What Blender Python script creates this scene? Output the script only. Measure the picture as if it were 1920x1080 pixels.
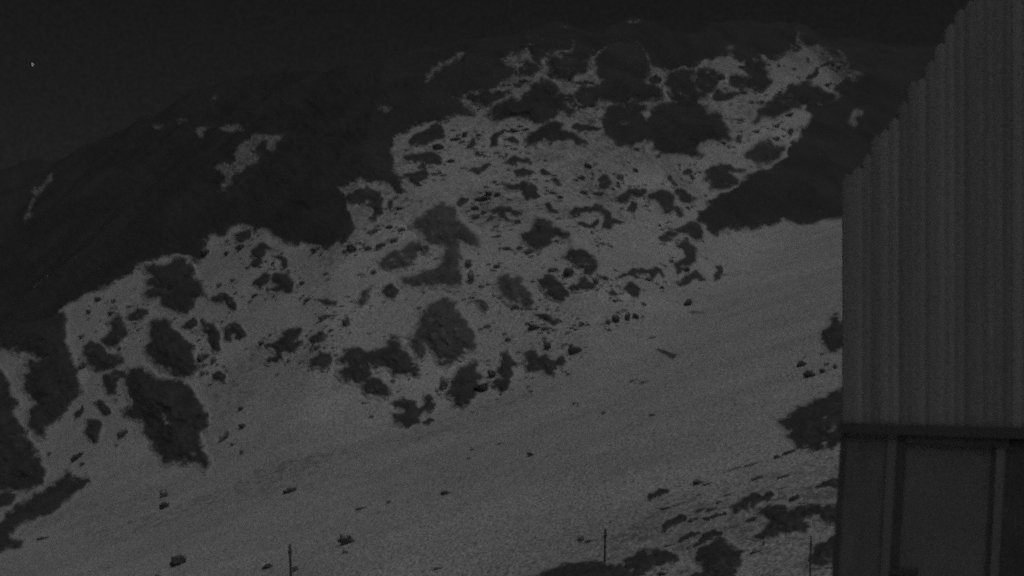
import bpy, bmesh, math, random
import numpy as np

# ---------------------------------------------------------------- camera, sky, sun, exposure
for o in list(bpy.data.objects):
    bpy.data.objects.remove(o, do_unlink=True)
S = bpy.context.scene
COL = S.collection
R = math.radians
W_PX, H_PX, LENS = 1920.0, 1080.0, 50.0
F = W_PX * LENS / 36.0                                   # focal length in photograph pixels

cam = bpy.data.cameras.new('camera')
cam.lens = LENS; cam.sensor_width = 36.0
cam.clip_start = 0.1; cam.clip_end = 6000.0
cam_o = bpy.data.objects.new('camera', cam); COL.objects.link(cam_o)
cam_o.rotation_euler = (R(90), 0, 0)
S.camera = cam_o
cam.dof.use_dof = True; cam.dof.focus_distance = 30.0; cam.dof.aperture_fstop = 1.25

SUN_EL, SUN_AZ = 66.0, 152.0                             # azimuth clockwise from +Y: behind the camera, from the left
world = bpy.data.worlds.new('World'); S.world = world; world.use_nodes = True
wn = world.node_tree.nodes; wl = world.node_tree.links; wn.clear()
sky = wn.new('ShaderNodeTexSky'); sky.sky_type = 'NISHITA'; sky.sun_disc = False
sky.sun_elevation = R(SUN_EL); sky.sun_rotation = R(SUN_AZ)
bw = wn.new('ShaderNodeRGBToBW'); bg = wn.new('ShaderNodeBackground'); wo = wn.new('ShaderNodeOutputWorld')
bg.inputs['Strength'].default_value = 0.0214
# faint grain painted over the whole sky
tw = wn.new('ShaderNodeTexCoord'); tn = wn.new('ShaderNodeTexNoise'); tn.inputs['Scale'].default_value = 420; tn.inputs['Detail'].default_value = 4
mr_ = wn.new('ShaderNodeMapRange'); mr_.inputs['From Min'].default_value = .3; mr_.inputs['From Max'].default_value = .7; mr_.inputs['To Min'].default_value = .82; mr_.inputs['To Max'].default_value = 1.18
air = wn.new('ShaderNodeMath'); air.operation = 'MULTIPLY'
wl.new(sky.outputs[0], bw.inputs[0]); wl.new(bw.outputs[0], air.inputs[0]); wl.new(tw.outputs['Generated'], tn.inputs['Vector']); wl.new(tn.outputs['Fac'], mr_.inputs['Value']); wl.new(mr_.outputs[0], air.inputs[1]); wl.new(air.outputs[0], bg.inputs['Color']); wl.new(bg.outputs[0], wo.inputs['Surface'])

sun = bpy.data.lights.new('sun', 'SUN'); sun.energy = 2.6; sun.angle = R(60); sun.color = (1, 1, 1)
sun_o = bpy.data.objects.new('sun', sun); COL.objects.link(sun_o)
sun_o.rotation_euler = (R(90 - SUN_EL), 0, R(180 - SUN_AZ))

S.view_settings.view_transform = 'Standard'; S.view_settings.look = 'None'
S.view_settings.gamma = 1.0; S.view_settings.use_curve_mapping = False
S.view_settings.exposure = -2.98
S.cycles.use_denoising = False
S.cycles.use_adaptive_sampling = True; S.cycles.adaptive_threshold = 1.0; S.cycles.adaptive_min_samples = 4
S.cycles.filter_width = 2.2
S.cycles.max_bounces = 4

# ---------------------------------------------------------------- helpers
RNG = np.random.RandomState(7)
TAB = RNG.rand(256, 256)
def vn(x, y, s=0):
    xi = np.floor(x).astype(int); yi = np.floor(y).astype(int)
    fx = x - xi; fy = y - yi
    fx = fx * fx * (3 - 2 * fx); fy = fy * fy * (3 - 2 * fy)
    a = (xi + s * 37) & 255; b = (yi + s * 91) & 255; a1 = (a + 1) & 255; b1 = (b + 1) & 255
    return (TAB[a, b] * (1 - fx) + TAB[a1, b] * fx) * (1 - fy) + (TAB[a, b1] * (1 - fx) + TAB[a1, b1] * fx) * fy
def sn(x, y, s=0): return vn(x, y, s) * 2 - 1
def fbm(x, y, s=0, n=3):
    t = 0; a = 1.0
    for i in range(n):
        t = t + a * sn(x * 2 ** i, y * 2 ** i, s + i); a *= .5
    return t

def link(name, me, mat=None, parent=None):
    o = bpy.data.objects.new(name, me); COL.objects.link(o)
    if mat is not None and not me.materials: me.materials.append(mat)
    if parent is not None: o.parent = parent
    return o
def tag(o, label=None, cat=None, group=None, kind=None):
    if label: o['label'] = label
    if cat: o['category'] = cat
    if group: o['group'] = group
    if kind: o['kind'] = kind
    return o
def mesh(name, verts, faces, smooth=False):
    me = bpy.data.meshes.new(name)
    me.from_pydata([tuple(map(float, v)) for v in verts], [], [tuple(map(int, f)) for f in faces])
    me.update()
    if smooth: me.polygons.foreach_set('use_smooth', [True] * len(me.polygons))
    return me

def set_dust_shade(me, d):
    a = me.attributes.new('dust_shade', 'FLOAT', 'POINT'); a.data.foreach_set('value', np.clip(np.asarray(d, np.float32).ravel(), 0, 1))
# ---------------------------------------------------------------- materials
def material(name, c0, c1, scale=1.0, detail=6.0, rough=.9, bump=.0, bscale=8.0, bdist=.1, stretch=(1, 1, 1), grain=0.0, gscale=8.0, rot=(0, 0, 0), lo=.3, hi=.7, dust_shade=None, dscale=3.0, soft=.13):
    m = bpy.data.materials.new(name); m.use_nodes = True
    n = m.node_tree.nodes; l = m.node_tree.links
    b = n['Principled BSDF']; b.inputs['Roughness'].default_value = rough
    b.inputs['Specular IOR Level'].default_value = .15
    tc = n.new('ShaderNodeTexCoord'); mp = n.new('ShaderNodeMapping')
    mp.inputs['Scale'].default_value = stretch; mp.inputs['Rotation'].default_value = rot
    l.new(tc.outputs['Object'], mp.inputs['Vector'])
    t = n.new('ShaderNodeTexNoise'); t.inputs['Scale'].default_value = scale; t.inputs['Detail'].default_value = detail
    t.inputs['Roughness'].default_value = .6
    l.new(mp.outputs[0], t.inputs['Vector'])
    r = n.new('ShaderNodeValToRGB'); r.color_ramp.elements[0].position = lo; r.color_ramp.elements[1].position = hi
    r.color_ramp.elements[0].color = (c0, c0, c0, 1); r.color_ramp.elements[1].color = (c1, c1, c1, 1)
    l.new(t.outputs['Fac'], r.inputs['Fac'])
    out = r.outputs['Color']
    if grain:
        g = n.new('ShaderNodeTexNoise'); g.inputs['Scale'].default_value = gscale; g.inputs['Detail'].default_value = 3
        l.new(tc.outputs['Object'], g.inputs['Vector'])
        mr = n.new('ShaderNodeMapRange'); mr.inputs['From Min'].default_value = .3; mr.inputs['From Max'].default_value = .7
        mr.inputs['To Min'].default_value = 1 - grain; mr.inputs['To Max'].default_value = 1 + grain
        l.new(g.outputs['Fac'], mr.inputs['Value'])
        mx = n.new('ShaderNodeVectorMath'); mx.operation = 'SCALE'
        l.new(out, mx.inputs[0]); l.new(mr.outputs[0], mx.inputs['Scale']); out = mx.outputs[0]
    if dust_shade is not None:                                   # snow lying where the mesh attribute 'dust' says how much is left of it; on the slope also painted shade
        at = n.new('ShaderNodeAttribute'); at.attribute_name = 'dust_shade'
        dn = n.new('ShaderNodeTexNoise'); dn.inputs['Scale'].default_value = dscale; dn.inputs['Detail'].default_value = 5; dn.inputs['Roughness'].default_value = .65
        l.new(tc.outputs['Object'], dn.inputs['Vector'])
        th = n.new('ShaderNodeMapRange'); th.inputs['To Min'].default_value = .22; th.inputs['To Max'].default_value = .78
        l.new(at.outputs['Fac'], th.inputs['Value'])
        su = n.new('ShaderNodeMath'); su.operation = 'SUBTRACT'; l.new(th.outputs[0], su.inputs[0]); l.new(dn.outputs['Fac'], su.inputs[1])
        sm_ = n.new('ShaderNodeMapRange'); sm_.inputs['From Min'].default_value = -soft; sm_.inputs['From Max'].default_value = soft
        l.new(su.outputs[0], sm_.inputs['Value'])
        mi = n.new('ShaderNodeMix'); mi.data_type = 'RGBA'; other = (dust_shade, dust_shade, dust_shade, 1)
        l.new(sm_.outputs[0], mi.inputs['Factor'])
        a_in, b_in = [i for i in mi.inputs if i.type == 'RGBA']
        if dust_shade > .4: l.new(out, a_in); b_in.default_value = other
        else: a_in.default_value = other; l.new(out, b_in)
        out = [o_ for o_ in mi.outputs if o_.type == 'RGBA'][0]
    l.new(out, b.inputs['Base Color'])
    if bump:
        h = n.new('ShaderNodeTexNoise'); h.inputs['Scale'].default_value = bscale; h.inputs['Detail'].default_value = 5
        l.new(tc.outputs['Object'], h.inputs['Vector'])
        bp = n.new('ShaderNodeBump'); bp.inputs['Strength'].default_value = bump; bp.inputs['Distance'].default_value = bdist
        l.new(h.outputs['Fac'], bp.inputs['Height']); l.new(bp.outputs[0], b.inputs['Normal'])
    return m
M_SNOW = material('wind_packed_snow', .58, .74, scale=.12, detail=9, stretch=(.7, 1.2, 1), rot=(0, 0, R(-18)), bump=.10, bscale=5.0, bdist=.10, grain=.68, gscale=8.0, lo=.32, hi=.62, dust_shade=.14, dscale=1.6, soft=.20)
M_MOUNT = material('mountain_rock', .083, .123, scale=.15, bump=.2, bscale=2.0, bdist=.1, grain=.3, gscale=5, dust_shade=.62)
M_ROCK = material('dark_rock', .095, .15, scale=.5, bump=.3, bscale=2.0, bdist=.15, grain=.3, gscale=5, dust_shade=.66)
M_PALE = material('frosted_rock', .14, .22, scale=.5, bump=.3, bscale=2.0, bdist=.15, grain=.35, gscale=5, dust_shade=.66)
M_FAINT = material('snow_dusted_rock', .20, .34, scale=.9, bump=.3, bscale=2.0, bdist=.15, grain=.35, gscale=5, dust_shade=.66)
M_CLAD = [material('ribbed_cladding_%s' % w, a, b, scale=1.4, stretch=(6, 6, .35), rough=.7, grain=.22, gscale=55)
          for w, a, b in (('grey', .29, .37), ('pale_grey', .35, .43), ('dull_grey', .26, .32))]
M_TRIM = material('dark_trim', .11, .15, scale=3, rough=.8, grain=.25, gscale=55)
M_PANEL = material('lower_panel', .20, .26, scale=2.2, rough=.8, stretch=(2, 2, .6), grain=.22, gscale=55)
M_STRIP = material('pale_batten', .235, .28, scale=3, rough=.8, stretch=(2, 2, .4), grain=.12, gscale=60)
M_DOOR = material('door_leaf', .20, .26, scale=1.6, rough=.8, grain=.22, gscale=55)
M_POST = material('weathered_post', .12, .18, scale=6, stretch=(3, 3, .5))

# ---------------------------------------------------------------- terrain
A0, BX, CY = -14.0, .32, .06
def uv(x, y): return (np.asarray(x, float) - 960) / F, (540 - np.asarray(y, float)) / F
FOOT = np.array([(-400, 1050), (0, 985), (300, 930), (550, 880), (800, 790), (1100, 680), (1300, 570), (1420, 480), (1580, 400), (1700, 330), (1900, 250)], float)
fu, fv = uv(FOOT[:, 0], FOOT[:, 1])
fY = A0 / (fv - BX * fu - CY); fX = fu * fY
SKY = np.array([(-260, 330), (-60, 322), (0, 305), (60, 280), (150, 262), (230, 225), (300, 195), (400, 140), (470, 125), (600, 112), (720, 95), (800, 72), (950, 52), (1100, 44), (1250, 38), (1400, 22), (1500, 28), (1600, 55), (1700, 72), (1800, 60), (2000, 30), (2200, 40)], float)
ridgeX = ridgeY = None
def soft(d, w): return w * np.logaddexp(0, d / w)
def height(X, Y):
    X = np.asarray(X, float); Y = np.asarray(Y, float)
    Xc = np.where(np.abs(X) < 110, X, np.sign(X) * (110 + 60 * np.tanh((np.abs(X) - 110) / 60)))
    Yc = np.clip(Y, -60, 400)
    z = A0 + BX * Xc + CY * Yc
    d = Y - np.interp(X, fX, fY)
    Ye = Y
    if ridgeX is not None:
        yr = np.interp(X, ridgeX, ridgeY)
        over = np.maximum(0, Y - yr)
        d = np.minimum(Y, yr) - np.interp(X, fX, fY)
        z = A0 + BX * Xc + CY * np.minimum(Yc, yr) - .55 * np.minimum(over, 140)
    z = z + .5 * soft(d, 4.0)
    up = 1 / (1 + np.exp(-np.clip(d / 6, -30, 30)))
    z = z + .35 * fbm(X / 28, Y / 34, 3, 2) + .05 * fbm(X / 5, Y / 9, 9, 2)
    z = z + up * (.9 * fbm(X / 17, Y / 17, 21, 3) + .18 * fbm(X / 4, Y / 4, 31, 2))
    return z
GRID = None
def ground(X, Y):
    if GRID is None: return height(X, Y)
    x0, y0, st, Z = GRID
    a = np.clip((X - x0) / st, 0, Z.shape[1] - 1.001); b = np.clip((Y - y0) / st, 0, Z.shape[0] - 1.001)
    i = a.astype(int); j = b.astype(int); a = a - i; b = b - j
    return (Z[j, i] * (1 - a) + Z[j, i + 1] * a) * (1 - b) + (Z[j + 1, i] * (1 - a) + Z[j + 1, i + 1] * a) * b
def hit(px, py, y0=22.0, y1=290.0, n=150):
    """depth (along +Y) at which the view ray of each pixel first meets the terrain; closest approach where it misses"""
    u, v = uv(px, py); u = u.ravel(); v = v.ravel()
    ys = y0 * (y1 / y0) ** np.linspace(0, 1, n)
    lo = np.full(u.shape, y0); hi = np.full(u.shape, np.nan)
    best = np.full(u.shape, 1e9); bestY = np.full(u.shape, y0)
    done = np.zeros(u.shape, bool)
    for y in ys:
        g = v * y - ground(u * y, np.full(u.shape, y))
        rel = g / y
        b = (~done) & (rel < best); best[b] = rel[b]; bestY[b] = y
        new = (~done) & (g <= 0)
        hi[new] = y; done |= new
        lo[~done] = y
    miss = ~done
    hi = np.where(miss, bestY, hi); lo = np.where(miss, bestY, lo)
    for _ in range(14):
        m = (lo + hi) / 2
        g = v * m - ground(u * m, m)
        hi = np.where((g <= 0) & ~miss, m, hi); lo = np.where((g > 0) & ~miss, m, lo)
    return np.where(miss, bestY, (lo + hi) / 2), miss
ry, _ = hit(SKY[:, 0], SKY[:, 1] + 14)
ru, rv = uv(SKY[:, 0], SKY[:, 1])
order = np.argsort(ru * ry)
ridgeX, ridgeY = (ru * ry)[order], ry[order]

def spread(a, b, step, far0, far1):
    mid = list(np.arange(a, b, step)); lo = []; hi = []; s = step; x = a
    while x > far0: s *= 1.3; x -= s; lo.append(x)
    s = step; x = mid[-1]
    while x < far1: s *= 1.3; x += s; hi.append(x)
    return np.array(lo[::-1] + mid + hi)
gx = spread(-125, 120, .75, -1800, 1800); gy = spread(20, 300, .75, -700, 2500)
GX, GY = np.meshgrid(gx, gy)
GZ = height(GX, GY)
nx, ny = len(gx), len(gy)
idx = np.arange(nx * ny).reshape(ny, nx)
quads = np.stack([idx[:-1, :-1], idx[:-1, 1:], idx[1:, 1:], idx[1:, :-1]], -1).reshape(-1, 4)
me = mesh('snow_slope', np.stack([GX, GY, GZ], -1).reshape(-1, 3), quads, smooth=True)
cx_ = np.arange(-125, 120, .75); cy_ = np.arange(20, 300, .75)
GRID = (-125.0, 20.0, .75, height(*np.meshgrid(cx_, cy_)))
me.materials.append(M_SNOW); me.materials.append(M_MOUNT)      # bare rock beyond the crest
fc = GX[:-1, :-1].ravel(), GY[:-1, :-1].ravel()
me.polygons.foreach_set('material_index', ((fc[1] > np.interp(fc[0], ridgeX, ridgeY) - 9.0)).astype(int))
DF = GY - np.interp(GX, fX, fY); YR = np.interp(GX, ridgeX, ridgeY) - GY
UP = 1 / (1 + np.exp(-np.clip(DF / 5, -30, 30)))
dust_shade = 1.22 + 0 * GX
dust_shade -= UP * (.18 + .30 * np.clip(fbm(GX / 8, GY / 11, 61, 3), -.4, 1.2))                    # stones showing through among the rocks
dust_shade -= .54 * np.clip((54 - YR) / 38, 0, 1)                                                  # patchy crest snow, its dimmer light painted in as thinner cover
dust_shade -= .22 * np.where(DF > -3, np.clip(1 - (DF + 3) / 3, 0, 1), np.clip(1 + (DF + 3) / 22, 0, 1)) * (.7 + .4 * fbm(GX / 12, GY / 12, 71, 2))  # shade of the lower slope under the break, painted as thinner snow
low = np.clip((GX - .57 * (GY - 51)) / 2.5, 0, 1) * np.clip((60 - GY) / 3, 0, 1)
dust_shade -= .20 * np.clip((-GX - 14) / 22, 0, 1) * (1 - UP)  # dimmer light at the lower left, painted as thinner snow
dust_shade -= low * (.40 + .32 * fbm((GX + .3 * GY) / 7, GY / 3, 81, 3))                           # patchy ground at lower right
dust_shade -= (1 - UP) * .30 * np.clip(fbm((GX - .5 * GY) / 16, (GY + .3 * GX) / 10, 91, 3), 0, 1)
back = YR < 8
dust_shade[back] = 0
set_dust_shade(me, dust_shade)
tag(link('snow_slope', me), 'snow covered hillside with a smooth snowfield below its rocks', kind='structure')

# ---------------------------------------------------------------- outcrops: rock sheets that rise out of the snow, closed below it
def sdist(qx, qy, poly):
    P = np.asarray(poly, float); Q = np.roll(P, -1, 0)
    best = np.full(qx.shape, 1e18); ins = np.zeros(qx.shape, bool)
    for (ax, ay), (bx, by) in zip(P, Q):
        dx, dy = bx - ax, by - ay
        t = np.clip(((qx - ax) * dx + (qy - ay) * dy) / (dx * dx + dy * dy + 1e-9), 0, 1)
        best = np.minimum(best, (qx - ax - t * dx) ** 2 + (qy - ay - t * dy) ** 2)
        if ay != by:
            c = ((ay > qy) != (by > qy)) & (qx < (bx - ax) * (qy - ay) / (by - ay) + ax)
            ins ^= c
    d = np.sqrt(best)
    return np.where(ins, d, -d)
def outcrop(name, poly, mat, seed, step=3.0, warp=3.0, cap=2.2, k=.9, holes=(), parent=None, gritty=1.5, bare=0.0, grow=8.0, fringe=15.0):
    P = np.asarray(poly, float); pad = warp * 2 + 2 * step
    xs = np.arange(P[:, 0].min() - pad, P[:, 0].max() + pad, step)
    ys = np.arange(P[:, 1].min() - pad, P[:, 1].max() + pad, step)
    PX, PY = np.meshgrid(xs, ys)
    qx = PX + warp * fbm(PX / 15, PY / 13, seed, 3); qy = PY + warp * fbm(PX / 15, PY / 13, seed + 5, 3)
    sd = sdist(qx, qy, P)
    fr = min(fringe, .75 * max(float(sd.max()), 2.0)); gr = grow * fr / fringe
    sd = sd + gr
    mid = 1.0 if fr < fringe or max(np.ptp(P[:, 0]), np.ptp(P[:, 1])) < 75 else .55
    dust_shade = np.where(PY < 210, .66, 1.02) * np.clip(1 - sd / fr, 0, 1) ** 1.1 + bare + mid * (.02 + .30 * fbm(PX / 13, PY / 8, seed + 17, 2))
    for hpoly in holes:                                    # snow lying in a hollow of the rock
        dust_shade = np.maximum(dust_shade, .50 * np.clip(sdist(qx, qy, hpoly) / 7 + .75, 0, 1) + .10 * sn(PX / 7, PY / 6, seed + 13))
    sd = sd + gritty * (.7 * sn(PX / 5, PY / 4.2, seed + 9) + .7 * sn(PX / 11, PY / 9, seed + 19))
    ins = sd > 0
    cell = ins[:-1, :-1] | ins[:-1, 1:] | ins[1:, 1:] | ins[1:, :-1]
    use = np.zeros(PX.shape, bool)
    for a in (slice(0, -1), slice(1, None)):
        for b in (slice(0, -1), slice(1, None)):
            use[a, b] |= cell
    n = int(use.sum())
    ids = np.full(PX.shape, -1); ids[use] = np.arange(n)
    x, y, s = PX[use], PY[use], sd[use]
    D, miss = hit(x, y)
    u, v = uv(x, y)
    sm = s * D / F
    rel = .7 + .55 * vn(x / 26, y / 22, seed + 2) + .16 * sn(x / 9, y / 8, seed + 3)
    t = np.where(s > 0, np.minimum(cap, k * np.maximum(sm, 0) ** .75) * np.maximum(rel, .15) + .04, np.maximum(sm * 1.5, -.6) - .03)
    d = D - t
    verts = np.stack([u * d, d, v * d], -1)
    gone = np.zeros(PX.shape, bool); gone[use] = miss
    cell &= ~(gone[:-1, :-1] | gone[1:, :-1] | gone[1:, 1:] | gone[:-1, 1:])
    q = np.stack([ids[:-1, :-1], ids[1:, :-1], ids[1:, 1:], ids[:-1, 1:]], -1)[cell]
    c = verts[:, :].mean(0)
    me = mesh(name, verts - c, q)
    set_dust_shade(me, dust_shade[use])
    o = link(name, me, mat, parent); o.location = c
    return o
def boulder(name, cx, cy, rx, ry, rot, mat, seed):
    D, _ = hit(np.array([cx]), np.array([cy + .55 * ry])); D = float(D[0])
    s = D / F
    bm = bmesh.new(); bmesh.ops.create_icosphere(bm, subdivisions=2 if max(rx, ry) < 9 else 3, radius=1.0)
    co = np.array([v.co[:] for v in bm.verts])
    r = 1 + .34 * fbm(co[:, 0] * 1.6 + seed * 3.1, co[:, 2] * 1.6 + co[:, 1] * 1.1, seed % 50, 2) + .12 * sn(co[:, 0] * 4 + 9 * co[:, 1], co[:, 2] * 4 - 5 * co[:, 1], seed % 31)
    co = co * r[:, None]
    a = R(rot); ca, sa = math.cos(a), math.sin(a)
    X = co[:, 0] * rx * s; Z = co[:, 2] * ry * s; Yd = co[:, 1] * s * (.75 * min(rx, ry) + .2 * max(rx, ry))
    for v_, x_, y_, z_ in zip(bm.verts, X * ca + Z * sa, Yd, -X * sa + Z * ca):   # rot: clockwise in the view, degrees
        v_.co = (x_, y_, z_)
    me = bpy.data.meshes.new(name); bm.to_mesh(me); bm.free()
    set_dust_shade(me, (.12 if mat is M_ROCK else .28 if mat is M_PALE else .5) + .25 * np.clip(co[:, 2], -.4, 1) + .2 * sn(co[:, 0] * 2, co[:, 2] * 2, seed % 40))
    u, v = uv(cx, cy)
    o = link(name, me, mat); o.location = (float(u) * D, D, float(v) * D)
    return o

def zm(ox, oy, s, pts): return [(ox + x / s, oy + y / s) for x, y in pts]
VIEWS = {'A': (0, 560, 4.5), 'B': (0, 800, 3.857), 'C': (260, 400, 4.5), 'D': (300, 600, 3.6), 'E': (560, 300, 4.5), 'F': (560, 520, 3.6), 'G': (700, 60, 4.5),
         'H': (820, 260, 4.5), 'I': (820, 480, 3.6), 'J': (980, 60, 4.5), 'K': (1280, 40, 4.0), 'L': (1100, 260, 4.5), 'M': (1180, 840, 4.5), 'N': (1400, 560, 3.6),
         'O': (1100, 460, 4.5), 'P': (640, 540, 2.0), 'Q': (0, 540, 2.0), 'X': (0, 0, 1.0)}

# the dark mountain round and above the snow, with the snow lying in its hollows
EDGE = [(-90, 640), (0, 652), (29, 658), (60, 664), (89, 668), (110, 660), (118, 640), (117, 610), (114, 580), (120, 573), (142, 560), (160, 553), (190, 540), (215, 525), (245, 512), (266, 496), (284, 487), (311, 482), (327, 476),
        (344, 476), (358, 487), (371, 489), (384, 476), (384, 451), (398, 444), (416, 444), (429, 431), (444, 421), (467, 420), (470, 424), (456, 431), (460, 440), (473, 440), (484, 431), (507, 431), (524, 447), (542, 453),
        (570, 461), (604, 464), (631, 455), (656, 451), (664, 433), (662, 418), (653, 393), (649, 364), (633, 351), (645, 350), (667, 342), (676, 338), (702, 338), (724, 340), (738, 356), (751, 367), (761, 362), (749, 333),
        (736, 307), (735, 295), (731, 269), (744, 253), (771, 240), (798, 231), (820, 227), (851, 220), (858, 213), (889, 220), (891, 213), (869, 202), (856, 191), (836, 178), (846, 178), (864, 184), (866, 172), (882, 173), (922, 167),
        (944, 149), (962, 135), (951, 127), (940, 116), (924, 102), (940, 108), (956, 100), (971, 87), (991, 84), (1000, 90), (1018, 97), (1047, 95), (1060, 100), (1075, 98), (1104, 104), (1124, 100), (1144, 100), (1180, 98), (1204, 107), (1222, 108), (1228, 122),
        (1258, 136), (1290, 132), (1305, 120), (1325, 107), (1365, 105), (1365, 85), (1372, 85), (1375, 107), (1400, 117), (1430, 110), (1460, 107), (1470, 97), (1495, 90), (1492, 57), (1501, 62), (1510, 72), (1507, 87), (1530, 85), (1567, 85), (1585, 102), (1600, 122),
        (1622, 137), (1607, 147), (1585, 152), (1565, 167), (1577, 177), (1565, 187), (1557, 180), (1540, 192), (1510, 200), (1520, 212), (1525, 220), (1505, 240), (1500, 257), (1485, 270), (1472, 280), (1467, 297), (1440, 312), (1415, 324), (1387, 342),
        (1367, 360), (1344, 369), (1327, 384), (1309, 400), (1309, 413), (1325, 416), (1329, 431), (1338, 440), (1351, 431), (1389, 433), (1420, 424), (1470, 410), (1505, 420), (1580, 410), (1760, 395)]
MOUNT = EDGE + [(1900, 300), (2150, 100), (2150, 45)] + [(x, y) for x, y in SKY[::-1] if -100 < x < 2100] + [(-90, 330)]
HOLES = [zm(*VIEWS['G'], [(450, 400), (468, 335), (560, 265), (680, 222), (740, 172), (768, 185), (700, 250), (580, 300), (505, 345), (465, 410)]),
         zm(*VIEWS['G'], [(70, 640), (110, 632), (155, 650), (120, 665)]),
         zm(*VIEWS['K'], [(1215, 775), (1240, 705), (1310, 660), (1345, 700), (1305, 740), (1292, 790)]),
         zm(260, 140, 3.6, [(520, 610), (630, 600), (660, 560), (630, 540), (690, 480), (720, 430), (810, 400), (900, 405), (990, 400), (960, 440), (915, 460), (905, 530), (870, 510), (870, 450), (820, 440), (800, 490), (760, 520), (830, 545), (820, 590), (740, 620), (650, 670), (610, 740), (560, 770), (570, 680)]),
         zm(260, 140, 3.6, [(370, 375), (420, 355), (490, 345), (440, 395), (430, 425), (405, 420)]),
         zm(260, 140, 3.6, [(545, 350), (600, 335), (720, 375), (640, 380), (570, 395)]),
         zm(260, 140, 3.6, [(95, 345), (160, 335), (140, 370), (120, 370)]),
         zm(260, 140, 3.6, [(280, 305), (320, 300), (330, 322), (290, 325)]),
         zm(260, 140, 3.6, [(470, 170), (520, 142), (530, 155), (490, 180)]),
         [(60, 362), (72, 350), (86, 342), (94, 326), (101, 330), (92, 346), (80, 356), (66, 368)],
         [(44, 414), (54, 392), (60, 372), (64, 374), (57, 396), (48, 418)]]
mt = outcrop('mountain', MOUNT, M_MOUNT, 3, step=4.0, warp=5.0, cap=1.6, k=.5, holes=HOLES, gritty=2.5, bare=-.25, fringe=14.0, grow=5.0)
tag(mt, 'dark bare rock mountain rising behind and around the snow slope', kind='structure')

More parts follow.
